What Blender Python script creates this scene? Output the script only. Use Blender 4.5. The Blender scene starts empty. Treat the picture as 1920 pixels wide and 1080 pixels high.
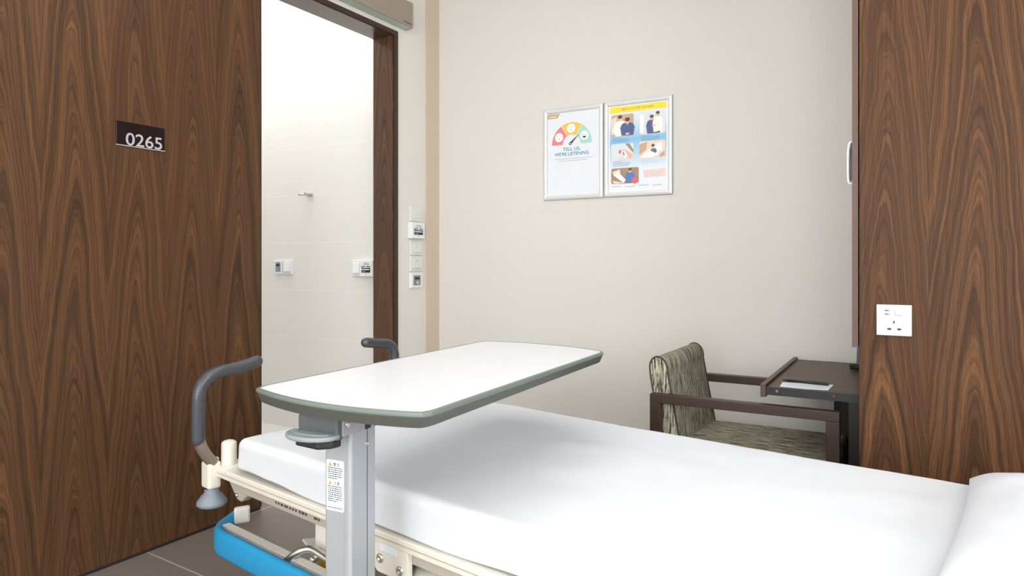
import bpy, bmesh, math, random
from mathutils import Vector, Matrix, noise as mnoise
random.seed(7)
C = bpy.context.scene.collection
PI = math.pi

# ------------------------------------------------------------------ materials
def new_mat(name):
    m = bpy.data.materials.new(name); m.use_nodes = True
    nt = m.node_tree; b = nt.nodes['Principled BSDF']
    return m, nt, b

def srgb(r, g, b):
    f = lambda c: (c/255/12.92) if c/255 <= .04045 else ((c/255+.055)/1.055)**2.4
    return (f(r), f(g), f(b), 1)

def plain(name, rgb, rough=.5, metal=0, spec=.5, bump=0, bscale=300, var=0, stretch=(1, 1, 1), vscale=20):
    m, nt, b = new_mat(name)
    col = srgb(*rgb)
    b.inputs['Base Color'].default_value = col
    b.inputs['Roughness'].default_value = rough
    b.inputs['Metallic'].default_value = metal
    b.inputs['Specular IOR Level'].default_value = spec
    tc = nt.nodes.new('ShaderNodeTexCoord'); mp = nt.nodes.new('ShaderNodeMapping')
    mp.inputs['Scale'].default_value = stretch
    nt.links.new(tc.outputs['Object'], mp.inputs['Vector'])
    n = nt.nodes.new('ShaderNodeTexNoise'); n.inputs['Scale'].default_value = vscale; n.inputs['Detail'].default_value = 3
    nt.links.new(mp.outputs[0], n.inputs['Vector'])
    r = nt.nodes.new('ShaderNodeMapRange')
    v = max(var, .01)
    r.inputs['To Min'].default_value = 1-v; r.inputs['To Max'].default_value = 1+v
    nt.links.new(n.outputs['Fac'], r.inputs['Value'])
    mx = nt.nodes.new('ShaderNodeMix'); mx.data_type = 'RGBA'; mx.blend_type = 'MULTIPLY'; mx.inputs['Factor'].default_value = 1
    mx.inputs[6].default_value = col
    nt.links.new(r.outputs[0], mx.inputs[7]); nt.links.new(mx.outputs[2], b.inputs['Base Color'])
    if bump:
        n2 = nt.nodes.new('ShaderNodeTexNoise'); n2.inputs['Scale'].default_value = bscale
        nt.links.new(mp.outputs[0], n2.inputs['Vector'])
        bp = nt.nodes.new('ShaderNodeBump'); bp.inputs['Strength'].default_value = bump; bp.inputs['Distance'].default_value = .002
        nt.links.new(n2.outputs['Fac'], bp.inputs['Height']); nt.links.new(bp.outputs[0], b.inputs['Normal'])
    return m

def emit(name, rgb, strength):
    m, nt, b = new_mat(name)
    b.inputs['Base Color'].default_value = (*rgb, 1)
    b.inputs['Emission Color'].default_value = (*rgb, 1)
    b.inputs['Emission Strength'].default_value = strength
    return m

class NB:
    """tiny node helper"""
    def __init__(s, nt): s.nt = nt
    def math(s, op, a, b=None, c=None):
        n = s.nt.nodes.new('ShaderNodeMath'); n.operation = op
        for i, v in enumerate((a, b, c)):
            if v is None: continue
            if isinstance(v, (int, float)): n.inputs[i].default_value = v
            else: s.nt.links.new(v, n.inputs[i])
        return n.outputs[0]
    def comb(s, x, y, z):
        n = s.nt.nodes.new('ShaderNodeCombineXYZ')
        for i, v in enumerate((x, y, z)):
            if isinstance(v, (int, float)): n.inputs[i].default_value = v
            else: s.nt.links.new(v, n.inputs[i])
        return n.outputs[0]
    def noise(s, vec, scale=1, detail=3, rough=.5):
        n = s.nt.nodes.new('ShaderNodeTexNoise'); n.inputs['Scale'].default_value = scale
        n.inputs['Detail'].default_value = detail; n.inputs['Roughness'].default_value = rough
        s.nt.links.new(vec, n.inputs['Vector']); return n.outputs['Fac']
    def ramp(s, fac, stops):
        n = s.nt.nodes.new('ShaderNodeValToRGB'); cr = n.color_ramp
        while len(cr.elements) < len(stops): cr.elements.new(.5)
        for e, (p, c) in zip(cr.elements, stops): e.position = p; e.color = c
        s.nt.links.new(fac, n.inputs[0]); return n.outputs['Color']
    def mul(s, a, b):
        n = s.nt.nodes.new('ShaderNodeMix'); n.data_type = 'RGBA'; n.blend_type = 'MULTIPLY'; n.inputs['Factor'].default_value = 1
        s.nt.links.new(a, n.inputs[6])
        if hasattr(b, 'node'): s.nt.links.new(b, n.inputs[7])
        else: n.inputs[7].default_value = b
        return n.outputs[2]

def walnut(name, h='Y', v='Z', leaf=.2065, off=0., rough=.40, tint=(1, 1, 1), seed=0., spec=.26):
    """slip-matched crown-cut walnut veneer: arch figure in every leaf"""
    m, nt, b = new_mat(name); N = NB(nt)
    tc = nt.nodes.new('ShaderNodeTexCoord'); sp = nt.nodes.new('ShaderNodeSeparateXYZ')
    nt.links.new(tc.outputs['Object'], sp.inputs[0])
    hh = sp.outputs[h]; zz = sp.outputs[v]
    q = N.math('DIVIDE', N.math('SUBTRACT', hh, off), leaf)
    idx = N.math('FLOOR', N.math('ADD', q, .5))
    x = N.math('MULTIPLY', N.math('SUBTRACT', q, idx), leaf)
    sd = N.math('ADD', N.math('MULTIPLY', idx, .23), seed)
    # wandering of the figure
    w1 = N.noise(N.comb(N.math('MULTIPLY', zz, 1.7), sd, N.math('MULTIPLY', x, 4)), 1, 2)
    w2 = N.noise(N.comb(N.math('MULTIPLY', x, 26), N.math('MULTIPLY', zz, 6), sd), 1, 4, .6)
    w3 = N.noise(N.comb(N.math('MULTIPLY', x, 6), N.math('MULTIPLY', zz, 1.6), N.math('ADD', sd, 7)), 1, 2)
    xx = N.math('ADD', x, N.math('MULTIPLY', N.math('SUBTRACT', w1, .5), .05))
    r = N.math('SQRT', N.math('ADD', N.math('MULTIPLY', xx, xx), .0005))
    f = N.math('ADD', N.math('MULTIPLY', r, 10.5), zz)
    f = N.math('ADD', f, N.math('MULTIPLY', w2, .13))
    f = N.math('ADD', f, N.math('MULTIPLY', w3, .36))
    T = lambda r_, g_, b_: (r_*tint[0], g_*tint[1], b_*tint[2], 1)
    band = N.noise(N.comb(N.math('MULTIPLY', f, 7.), sd, 0.), 1, 6, .66)
    mrb = nt.nodes.new('ShaderNodeMapRange'); mrb.inputs['From Min'].default_value = .30; mrb.inputs['From Max'].default_value = .70
    nt.links.new(band, mrb.inputs['Value'])
    # each growth band: crisp dark line, light below it, darkening again towards the next
    ring = N.math('SUBTRACT', 1., N.math('FRACT', N.math('MULTIPLY', f, 5.3)))
    fl = N.math('FLOOR', N.math('MULTIPLY', f, 5.3))
    rv = N.math('FRACT', N.math('MULTIPLY', N.math('SINE', N.math('MULTIPLY', fl, 12.9898)), 437.58))
    rr = N.ramp(ring, [(0, (.30, .30, .30, 1)), (.025, (.42, .42, .42, 1)), (.07, (.74, .74, .74, 1)), (.25, (.62, .62, .62, 1)), (.6, (.48, .48, .48, 1)), (1, (.32, .32, .32, 1))])
    wgt = N.math('MULTIPLY_ADD', rv, .50, .14)
    tone = N.math('ADD', N.math('MULTIPLY', rr, wgt), N.math('MULTIPLY', mrb.outputs[0], N.math('SUBTRACT', 1., wgt)))
    col = N.ramp(tone, [(.05, T(.021, .0108, .0062)), (.28, T(.050, .0245, .0122)), (.5, T(.086, .0405, .0182)), (.72, T(.130, .060, .0250)), (.95, T(.200, .092, .037))])
    rl = N.math('FRACT', N.math('MULTIPLY', N.math('ADD', f, N.math('MULTIPLY', band, .10)), 17.))
    col = N.mul(col, N.ramp(rl, [(0, (.66, .64, .62, 1)), (.10, (.86, .85, .84, 1)), (.30, (1.06, 1.06, 1.06, 1)), (.80, (1.0, 1.0, 1.0, 1)), (1, (.80, .79, .78, 1))]))
    s1 = N.noise(N.comb(N.math('MULTIPLY', hh, 190), N.math('MULTIPLY', zz, 2.5), 0.), 1, 3, .6)
    mr = nt.nodes.new('ShaderNodeMapRange'); mr.inputs['From Min'].default_value = .25; mr.inputs['From Max'].default_value = .75
    mr.inputs['To Min'].default_value = .74; mr.inputs['To Max'].default_value = 1.24
    nt.links.new(s1, mr.inputs['Value']); col = N.mul(col, mr.outputs[0])
    s2 = N.noise(N.comb(N.math('MULTIPLY', hh, 900), N.math('MULTIPLY', zz, 28), 0.), 1, 2, .7)
    mr2 = nt.nodes.new('ShaderNodeMapRange'); mr2.inputs['From Min'].default_value = .3; mr2.inputs['From Max'].default_value = .7
    mr2.inputs['To Min'].default_value = .88; mr2.inputs['To Max'].default_value = 1.12
    nt.links.new(s2, mr2.inputs['Value']); col = N.mul(col, mr2.outputs[0])
    nt.links.new(col, b.inputs['Base Color'])
    b.inputs['Roughness'].default_value = rough; b.inputs['Specular IOR Level'].default_value = spec
    bp = nt.nodes.new('ShaderNodeBump'); bp.inputs['Strength'].default_value = .12; bp.inputs['Distance'].default_value = .001
    nt.links.new(s2, bp.inputs['Height']); nt.links.new(bp.outputs[0], b.inputs['Normal'])
    return m

def grid_lines(name, base, line, ax, per, offs, width, rough=.4, rot=0., var=.03, vscale=3, spec=.5):
    """tile with grout lines; ax names two object axes"""
    m, nt, b = new_mat(name); N = NB(nt)
    tc = nt.nodes.new('ShaderNodeTexCoord'); mp = nt.nodes.new('ShaderNodeMapping'); mp.inputs['Rotation'].default_value = (0, 0, rot)
    nt.links.new(tc.outputs['Object'], mp.inputs['Vector'])
    sp = nt.nodes.new('ShaderNodeSeparateXYZ'); nt.links.new(mp.outputs[0], sp.inputs[0])
    masks = []
    for a, p, o in zip(ax, per, offs):
        fr = N.math('FRACT', N.math('DIVIDE', N.math('SUBTRACT', sp.outputs[a], o - width/2), p))
        masks.append(N.math('LESS_THAN', fr, width/p))
    mk = N.math('MAXIMUM', masks[0], masks[1])
    n = N.noise(mp.outputs[0], vscale, 5, .6)
    r = N.math('MULTIPLY_ADD', n, var*2, 1-var)
    mx = nt.nodes.new('ShaderNodeMix'); mx.data_type = 'RGBA'
    mx.inputs[6].default_value = srgb(*base); mx.inputs[7].default_value = srgb(*line)
    nt.links.new(mk, mx.inputs['Factor'])
    col = N.mul(mx.outputs[2], r)
    nt.links.new(col, b.inputs['Base Color']); b.inputs['Roughness'].default_value = rough
    b.inputs['Specular IOR Level'].default_value = spec
    return m

def wallpaper(name, rgb, axis='X'):
    m, nt, b = new_mat(name); N = NB(nt)
    tc = nt.nodes.new('ShaderNodeTexCoord'); sp = nt.nodes.new('ShaderNodeSeparateXYZ')
    nt.links.new(tc.outputs['Object'], sp.inputs[0])
    hh = sp.outputs[axis]; zz = sp.outputs['Z']
    a = N.noise(N.comb(N.math('MULTIPLY', hh, 420), N.math('MULTIPLY', zz, 9), 0.), 1, 3, .6)
    c = N.noise(N.comb(N.math('MULTIPLY', hh, 25), N.math('MULTIPLY', zz, 420), 4.), 1, 2, .6)
    s = N.math('ADD', N.math('MULTIPLY_ADD', a, .09, .92), N.math('MULTIPLY', c, .07))
    rgbn = nt.nodes.new('ShaderNodeRGB'); rgbn.outputs[0].default_value = srgb(*rgb)
    col = N.mul(rgbn.outputs[0], s)
    nt.links.new(col, b.inputs['Base Color']); b.inputs['Roughness'].default_value = .75; b.inputs['Specular IOR Level'].default_value = .2
    bp = nt.nodes.new('ShaderNodeBump'); bp.inputs['Strength'].default_value = .15; bp.inputs['Distance'].default_value = .001
    nt.links.new(a, bp.inputs['Height']); nt.links.new(bp.outputs[0], b.inputs['Normal'])
    return m

def streak_fabric(name, along, across, across2):
    """woven grey-green upholstery with broken dark dashes running along one axis"""
    m, nt, b = new_mat(name); N = NB(nt)
    tc = nt.nodes.new('ShaderNodeTexCoord'); sp = nt.nodes.new('ShaderNodeSeparateXYZ')
    nt.links.new(tc.outputs['Object'], sp.inputs[0])
    al = sp.outputs[along]; ac = N.math('ADD', sp.outputs[across], N.math('MULTIPLY', sp.outputs[across2], .83))
    a = N.noise(N.comb(N.math('MULTIPLY', ac, 230), N.math('MULTIPLY', al, 13), 0.), 1, 2, .6)
    c = N.noise(N.comb(N.math('MULTIPLY', ac, 520), N.math('MULTIPLY', al, 70), 3.), 1, 2, .6)
    s = N.math('ADD', N.math('MULTIPLY', a, .72), N.math('MULTIPLY', c, .28))
    col = N.ramp(s, [(.36, srgb(26, 22, 17)), (.44, srgb(78, 71, 58)), (.50, srgb(150, 144, 126)), (.60, srgb(184, 179, 161)), (.77, srgb(212, 208, 192))])
    nt.links.new(col, b.inputs['Base Color']); b.inputs['Roughness'].default_value = .95; b.inputs['Specular IOR Level'].default_value = .1
    bp = nt.nodes.new('ShaderNodeBump'); bp.inputs['Strength'].default_value = .4; bp.inputs['Distance'].default_value = .002
    nt.links.new(s, bp.inputs['Height']); nt.links.new(bp.outputs[0], b.inputs['Normal'])
    return m

def gradient_print(name, z0, z1, stops):
    m, nt, b = new_mat(name); N = NB(nt)
    tc = nt.nodes.new('ShaderNodeTexCoord'); sp = nt.nodes.new('ShaderNodeSeparateXYZ')
    nt.links.new(tc.outputs['Object'], sp.inputs[0])
    f = N.math('DIVIDE', N.math('SUBTRACT', sp.outputs['Z'], z0), z1-z0)
    nt.links.new(N.ramp(f, stops), b.inputs['Base Color']); b.inputs['Roughness'].default_value = .35
    return m

M = {}
M['wood_door'] = walnut('walnut door veneer', 'Y', 'Z', .2065, 1.603, .40)
M['wood_panel'] = walnut('walnut panel veneer', 'X', 'Z', .2115, -.066, .42, (.92, .92, .98), 3.1, .10)
M['wood_cabinet'] = walnut('walnut cabinet veneer', 'Y', 'Z', .2115, .03, .42, (1.0, 1.0, 1.05), 5.3)
M['wood_jamb'] = walnut('walnut jamb veneer', 'X', 'Z', .2, -2.44, .25, (.9, .9, 1.0), 8.2, .5)
M['wood_head'] = walnut('walnut head veneer', 'X', 'Y', .2, -2.44, .25, (.9, .9, 1.0), 9.2, .5)
M['wood_desk'] = walnut('walnut desk veneer', 'Y', 'X', .26, 2.74, .38, (.85, .9, .95), 1.7)
M['wood_edge'] = plain('walnut edge band', (82, 57, 45), .5, var=.12, stretch=(60, 60, 3), vscale=3)
M['wood_lip'] = plain('walnut lip', (74, 50, 39), .4, var=.12, stretch=(60, 3, 60), vscale=3)
M['dark_arch'] = plain('dark brown architrave', (58, 38, 29), .55, var=.1)
M['wall_paper'] = wallpaper('warm wallcovering', (220, 217, 212), 'X')
M['wall_paper_side'] = wallpaper('warm wallcovering side', (223, 219, 212), 'Y')
M['tan'] = plain('tan corner strip', (208, 190, 171), .7, var=.02, stretch=(20, 20, 1), vscale=8)
M['wall_plain'] = plain('plain painted wall', (228, 221, 210), .8, var=.01)
M['ceiling'] = plain('white ceiling paint', (238, 236, 232), .9, var=.01)
M['floor'] = grid_lines('grey brown floor tile', (120, 111, 105), (184, 176, 166), ('X', 'Y'), (1.2, 1.2), (-1.22, 1.315), .005, .45, .05, .05, 40)
M['bath_tile'] = grid_lines('pale bathroom tile', (228, 227, 224), (236, 235, 232), ('X', 'Z'), (.6, .29), (-3.123, .275), .0035, .3, 0, .02, 6)
M['bath_plain'] = plain('bathroom side wall', (226, 223, 219), .4, var=.02)
M['bath_floor'] = plain('pale bathroom floor', (216, 214, 210), .4, var=.02)
M['sheet'] = plain('white cotton sheet', (212, 215, 220), .95, spec=.1, bump=.05, bscale=900, var=.01)
M['pillow'] = plain('white pillow cotton', (211, 214, 220), .95, spec=.1, bump=.05, bscale=900, var=.01)
M['laminate'] = plain('white laminate', (216, 218, 221), .35, var=.005)
M['edging'] = plain('grey green rubber edge', (106, 116, 110), .4, var=.02)
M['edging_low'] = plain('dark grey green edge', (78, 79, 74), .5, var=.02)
M['alu'] = plain('brushed aluminium', (172, 177, 181), .45, .45, var=.06, stretch=(120, 120, 1), vscale=4)
M['alu_bright'] = plain('pale aluminium', (196, 197, 202), .38, .75, var=.05, stretch=(120, 120, 1), vscale=4)
M['lilac'] = plain('lilac grey steel', (158, 156, 164), .45, .3, var=.03)
M['lever'] = plain('grey plastic lever', (78, 81, 85), .45, var=.02)
M['lever_lip'] = plain('pale grey lever lip', (132, 140, 145), .45, var=.02)
M['black'] = plain('black plastic', (18, 17, 18), .4, var=.05)
M['rubber'] = plain('dark rubber', (34, 34, 36), .6, var=.05)
M['cream'] = plain('cream painted steel', (222, 216, 204), .4, var=.015)
M['cream_lit'] = plain('cream steel brightened against shade', (240, 236, 228), .4, var=.01)  # cream copy, colour brightened to offset the shade under the bed
M['cream_grey'] = plain('beige grey steel', (176, 168, 156), .45, var=.03)
M['shell'] = plain('grey cream shell', (198, 195, 182), .5, var=.02)
M['grip'] = plain('grey vinyl grip', (64, 66, 71), .28, var=.02)
M['handle_metal'] = plain('brown grey steel tube', (150, 136, 126), .3, .6, var=.04)
M['cone'] = plain('grey blue rubber bumper', (124, 133, 142), .5, var=.02)
M['blue'] = plain('blue bumper vinyl', (40, 150, 204), .42, var=.02)
M['chrome'] = plain('polished steel', (200, 197, 192), .22, .85, var=.02)
M['yellow'] = plain('yellow plastic', (248, 200, 50), .5, var=.02)
M['white_plastic'] = plain('white plastic', (232, 234, 234), .55, spec=.3, var=.01)
M['socket_plastic'] = plain('socket white plastic', (198, 200, 200), .6, spec=.2, var=.01)
M['offwhite_plastic'] = plain('greenish white plastic', (219, 220, 213), .4, var=.01)
M['panel_grey'] = plain('grey control panel', (132, 138, 146), .4, var=.03)
M['screen'] = plain('dark display', (34, 40, 52), .15, var=.05)
M['ink'] = plain('dark ink', (62, 64, 68), .6)
M['ink_pale'] = plain('pale grey ink', (176, 178, 182), .6)
M['ink_blue'] = plain('blue ink', (78, 132, 172), .5)
M['slate'] = plain('slate ink', (100, 116, 134), .5)
M['chair_wood'] = plain('dark stained wood', (52, 33, 26), .42, var=.12, stretch=(6, 60, 60), vscale=3)
M['chair_post'] = plain('dark stained wood post', (52, 33, 26), .45, var=.12, stretch=(60, 60, 4), vscale=3)
M['fabric_back'] = streak_fabric('streaked upholstery back', 'Z', 'Y', 'X')
M['fabric_seat'] = streak_fabric('streaked upholstery seat', 'X', 'Y', 'Z')
M['piping'] = plain('dark piping', (62, 57, 48), .9, var=.3, vscale=200)
M['espresso'] = plain('espresso board', (26, 20, 18), .5, var=.08)
M['black_edge'] = plain('black edge strip', (14, 15, 18), .4, var=.05)
M['paper'] = plain('white paper', (240, 243, 248), .6, var=.005)
M['brass'] = plain('brass screw', (130, 124, 84), .35, .8)
M['copper'] = plain('copper screw', (110, 84, 72), .4, .8)
M['silver'] = plain('satin silver frame', (226, 227, 228), .3, .15, var=.02)
M['silver_dark'] = plain('frame edge', (140, 140, 140), .4, .5)
M['taupe'] = plain('taupe metal housing', (150, 139, 124), .5, var=.02)
M['taupe_edge'] = plain('taupe rim', (176, 162, 146), .5, var=.02)
M['mint'] = plain('pale green grey strip', (178, 192, 182), .35, var=.02)
M['sign'] = plain('dark brown sign acrylic', (30, 20, 18), .25, var=.03)
M['sign_num'] = plain('silver numerals', (186, 180, 186), .4, .2)
M['phone'] = plain('grey device plastic', (92, 96, 102), .5)
M['red'] = plain('print coral', (232, 132, 138), .5); M['amber'] = plain('print amber', (246, 196, 84), .5)
M['green'] = plain('print mint', (168, 219, 200), .5); M['gold'] = plain('print gold', (200, 170, 120), .5)
M['face'] = plain('print white', (248, 248, 250), .5); M['p_yellow'] = plain('print yellow', (250, 224, 60), .5)
M['pink'] = plain('print pink', (246, 216, 214), .5); M['navy'] = plain('print navy', (82, 98, 144), .5)
M['skin'] = plain('print skin', (232, 188, 168), .5); M['hairp'] = plain('print dark', (84, 72, 68), .5)
M['tanp'] = plain('print tan', (206, 172, 148), .5); M['tanl'] = plain('print pale tan', (238, 218, 202), .5)
M['greyp'] = plain('print pale grey', (222, 228, 232), .5); M['brownp'] = plain('print brown', (168, 140, 120), .5)
M['bluep'] = plain('print blue', (88, 128, 190), .5); M['redp'] = plain('print red', (226, 110, 110), .5)
M['whitep'] = plain('print cloth white', (246, 244, 242), .5)
M['orange'] = plain('print orange', (236, 160, 60), .5)
M['label'] = plain('pale blue label', (222, 233, 240), .45)
M['caption'] = plain('print caption', (120, 148, 176), .5)
M['caption_pale'] = plain('print caption pale', (196, 204, 214), .5)
M['poster_blue'] = gradient_print('poster blue wash', 1.375, 1.81, [(0, srgb(238, 241, 246)), (.22, srgb(236, 240, 246)), (.36, srgb(206, 226, 242)),
                   (.56, srgb(150, 202, 234)), (.66, srgb(166, 208, 236)), (.78, srgb(214, 230, 243)), (1, srgb(232, 238, 244))])
M['poster_white'] = plain('poster paper', (231, 236, 243), .35, var=.004)
M['lamp'] = emit('lamp diffuser', (1, .985, .968), 1.5)
M['window_fill'] = emit('daylight pane', (.92, .96, 1), 1.2)

# ------------------------------------------------------------------ mesh builder
class MB:
    def __init__(s): s.v = []; s.f = []; s.m = []; s.sm = []; s.mats = []
    def mi(s, mat):
        mat = M[mat] if isinstance(mat, str) else mat
        if mat not in s.mats: s.mats.append(mat)
        return s.mats.index(mat)
    def add(s, verts, faces, mat, smooth=False):
        o = len(s.v); k = s.mi(mat); s.v += [tuple(p) for p in verts]
        for f in faces: s.f.append(tuple(i+o for i in f)); s.m.append(k); s.sm.append(smooth)
        return s
    def from_bm(s, bm, mat, smooth=False):
        bm.verts.ensure_lookup_table(); bm.verts.index_update()
        s.add([v.co for v in bm.verts], [[v.index for v in f.verts] for f in bm.faces], mat, smooth); bm.free(); return s
    def box(s, x0, x1, y0, y1, z0, z1, mat, bev=0., seg=2):
        bm = bmesh.new(); bmesh.ops.create_cube(bm, size=1)
        bmesh.ops.scale(bm, vec=(x1-x0, y1-y0, z1-z0), verts=bm.verts)
        bmesh.ops.translate(bm, vec=((x0+x1)/2, (y0+y1)/2, (z0+z1)/2), verts=bm.verts)
        if bev: bmesh.ops.bevel(bm, geom=bm.edges[:], offset=bev, segments=seg, profile=.5, affect='EDGES')
        return s.from_bm(bm, mat, False)
    def prism(s, poly, a0, a1, mat, axis='y', bev=0., seg=2, bev_all=True):
        """polygon in the two other axes, extruded along axis"""
        def P(p, a): return {'y': (p[0], a, p[1]), 'x': (a, p[0], p[1]), 'z': (p[0], p[1], a)}[axis]
        bm = bmesh.new()
        A = [bm.verts.new(P(p, a0)) for p in poly]; B = [bm.verts.new(P(p, a1)) for p in poly]
        n = len(poly)
        bm.faces.new(A); bm.faces.new(B[::-1])
        for i in range(n): bm.faces.new((A[i], B[i], B[(i+1) % n], A[(i+1) % n]))
        bmesh.ops.recalc_face_normals(bm, faces=bm.faces[:])
        if bev:
            ed = bm.edges[:] if bev_all else [e for e in bm.edges if (e.verts[0] in A) == (e.verts[1] in A)]
            bmesh.ops.bevel(bm, geom=ed, offset=bev, segments=seg, profile=.5, affect='EDGES')
        return s.from_bm(bm, mat, False)
    def tube(s, pts, r, mat, n=14, caps=True, dome=False):
        pts = [Vector(p) for p in pts]; rs = r if isinstance(r, (list, tuple)) else [r]*len(pts)
        tang = []
        for i in range(len(pts)):
            a = pts[max(i-1, 0)]; b = pts[min(i+1, len(pts)-1)]; tang.append((b-a).normalized())
        up = Vector((0, 0, 1)) if abs(tang[0].z) < .9 else Vector((1, 0, 0))
        nrm = tang[0].cross(up).normalized(); rings = []
        for i, p in enumerate(pts):
            nrm = (nrm - tang[i]*nrm.dot(tang[i])).normalized(); bn = tang[i].cross(nrm)
            rings.append([p + (nrm*math.cos(2*PI*k/n)+bn*math.sin(2*PI*k/n))*rs[i] for k in range(n)])
        if dome:
            for end in (0, 1):
                p = pts[-1] if end else pts[0]; t = tang[-1] if end else -tang[0]; rr = rings[-1] if end else rings[0]; R0 = rs[-1] if end else rs[0]
                for a in (25, 50, 72):
                    ring = [p + (q-p)*math.cos(math.radians(a)) + t*R0*math.sin(math.radians(a)) for q in rr]
                    if end: rings.append(ring)
                    else: rings.insert(0, ring)
        V = [q for ring in rings for q in ring]; F = []
        for i in range(len(rings)-1):
            for k in range(n): F.append((i*n+k, i*n+(k+1) % n, (i+1)*n+(k+1) % n, (i+1)*n+k))
        s.add(V, F, mat, True)
        if caps: s.add(V, [list(range(n))[::-1], [len(V)-n+k for k in range(n)]], mat, False)
        return s
    def lathe(s, prof, origin, mat, n=28, axis='z'):
        o = Vector(origin); V = []
        for r, h in prof:
            for k in range(n):
                c, q = math.cos(2*PI*k/n)*r, math.sin(2*PI*k/n)*r
                V.append(o + (Vector((c, q, h)) if axis == 'z' else Vector((c, h, q)) if axis == 'y' else Vector((h, c, q))))
        F = [(i*n+k, i*n+(k+1) % n, (i+1)*n+(k+1) % n, (i+1)*n+k) for i in range(len(prof)-1) for k in range(n)]
        s.add(V, F, mat, True)
        if prof[0][0] > 1e-6: s.add(V[:n], [list(range(n))], mat)
        if prof[-1][0] > 1e-6: s.add(V[-n:], [list(range(n))], mat)
        return s
    def sweep(s, prof, path, mat, smooth=True, closed=True):
        """profile (outward, up) along a path in xy; outward = right of travel"""
        n = len(prof); V = []
        for i, p in enumerate(path):
            a = Vector(path[max(i-1, 0)][:2]); b = Vector(path[min(i+1, len(path)-1)][:2]); t = (b-a).normalized(); o = Vector((t.y, -t.x))
            for (u, z) in prof: V.append((p[0]+o.x*u, p[1]+o.y*u, p[2]+z))
        F = [(i*n+k, i*n+(k+1) % n, (i+1)*n+(k+1) % n, (i+1)*n+k) for i in range(len(path)-1) for k in range(n)]
        s.add(V, F, mat, smooth); s.add(V, [list(range(n)), [len(V)-n+k for k in range(n)][::-1]], mat); return s
    def flat(s, poly, y, mat):
        """printed polygon in the xz plane facing -y"""
        return s.add([(p[0], y, p[1]) for p in poly], [list(range(len(poly)))], mat)
    def text(s, body, size, pos, mat, depth=.0004, align='CENTER', width=None, bold=0., upright='y', spacing=1.):
        cu = bpy.data.curves.new('lettering', 'FONT'); cu.body = body; cu.size = size; cu.align_x = align; cu.extrude = depth; cu.offset = bold
        cu.space_character = spacing
        ob = bpy.data.objects.new('lettering', cu); C.objects.link(ob)
        dg = bpy.context.evaluated_depsgraph_get(); me = bpy.data.meshes.new_from_object(ob.evaluated_get(dg))
        vs = [v.co.copy() for v in me.vertices]; fs = [list(p.vertices) for p in me.polygons]
        bpy.data.objects.remove(ob); bpy.data.curves.remove(cu)
        if not vs: bpy.data.meshes.remove(me); return s
        if width:
            w = max(v.x for v in vs)-min(v.x for v in vs); k = width/w
            for v in vs: v.x *= k
        s.add([(pos[0]+v.x, pos[1]-v.z, pos[2]+v.y) for v in vs], fs, mat); bpy.data.meshes.remove(me)
        return s
    def build(s, name, parent=None, loc=None, autosmooth=None):
        me = bpy.data.meshes.new(name); me.from_pydata(s.v, [], s.f)
        for m in s.mats: me.materials.append(m)
        me.polygons.foreach_set('material_index', s.m); me.polygons.foreach_set('use_smooth', s.sm); me.update()
        o = bpy.data.objects.new(name, me); C.objects.link(o)
        if parent: o.parent = parent
        if loc: o.location = loc
        return o

def thing(name, label, cat, loc=(0, 0, 0), rz=0, group=None):
    o = bpy.data.objects.new(name, None); C.objects.link(o); o.location = loc; o.rotation_euler = (0, 0, rz)
    o.empty_display_size = .05; o['label'] = label; o['category'] = cat; o['kind'] = 'thing'
    if group: o['group'] = group
    return o
def tag(o, label, cat, group=None):
    o['label'] = label; o['category'] = cat; o['kind'] = 'thing'
    if group: o['group'] = group
    return o
def struct(o): o['kind'] = 'structure'; return o
def arc(c, r, a0, a1, n): return [(c[0]+r*math.cos(a0+(a1-a0)*i/n), c[1]+r*math.sin(a0+(a1-a0)*i/n)) for i in range(n+1)]
def rrect(x0, x1, z0, z1, r, n=5):
    return arc((x1-r, z0+r), r, -PI/2, 0, n)+arc((x1-r, z1-r), r, 0, PI/2, n)+arc((x0+r, z1-r), r, PI/2, PI, n)+arc((x0+r, z0+r), r, PI, 1.5*PI, n)
def smooth_path(pts, it=3):
    pts = [Vector(p) for p in pts]
    for _ in range(it):
        q = [pts[0]]
        for a, b in zip(pts[:-1], pts[1:]): q += [a*.75+b*.25, a*.25+b*.75]
        pts = q+[pts[-1]]
    return pts

# ------------------------------------------------------------------ room shell
XW, YB, ZC = -2.385, 3.225, 2.72           # door wall, poster wall, ceiling
YO0, YO1, ZO = 1.78, 2.847, 2.258          # door opening
XBW = -2.512                               # bathroom side of the door wall
XR, YF = 2.6, -2.4                         # walls out of view
m = MB()
m.box(XBW, XW, YF-.12, YO0, 0, ZC, 'wall_paper_side')
m.box(XBW, XW, YO1, YB+.12, 0, ZC, 'wall_paper_side')
m.box(XBW, XW, YO0, YO1, ZO, ZC, 'wall_paper_side')
struct(m.build('wall_left'))
struct(MB().box(XW, XR, YB, YB+.12, 0, ZC, 'wall_paper').build('wall_back'))
ry0, ry1, rz0, rz1 = -1.9, 1.3, .75, 2.45  # unseen side window, added to fill the shade under the table
m = MB()
m.box(XR, XR+.12, YF-.12, ry0, 0, ZC, 'wall_plain'); m.box(XR, XR+.12, ry1, YB+.12, 0, ZC, 'wall_plain')
m.box(XR, XR+.12, ry0, ry1, 0, rz0, 'wall_plain'); m.box(XR, XR+.12, ry0, ry1, rz1, ZC, 'wall_plain')
struct(m.build('wall_right'))
m = MB()
for a, b_ in ((ry0, ry0+.05), (ry1-.05, ry1), (-.325, -.275)): m.box(XR+.03, XR+.08, a, b_, rz0, rz1, 'white_plastic')
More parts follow.
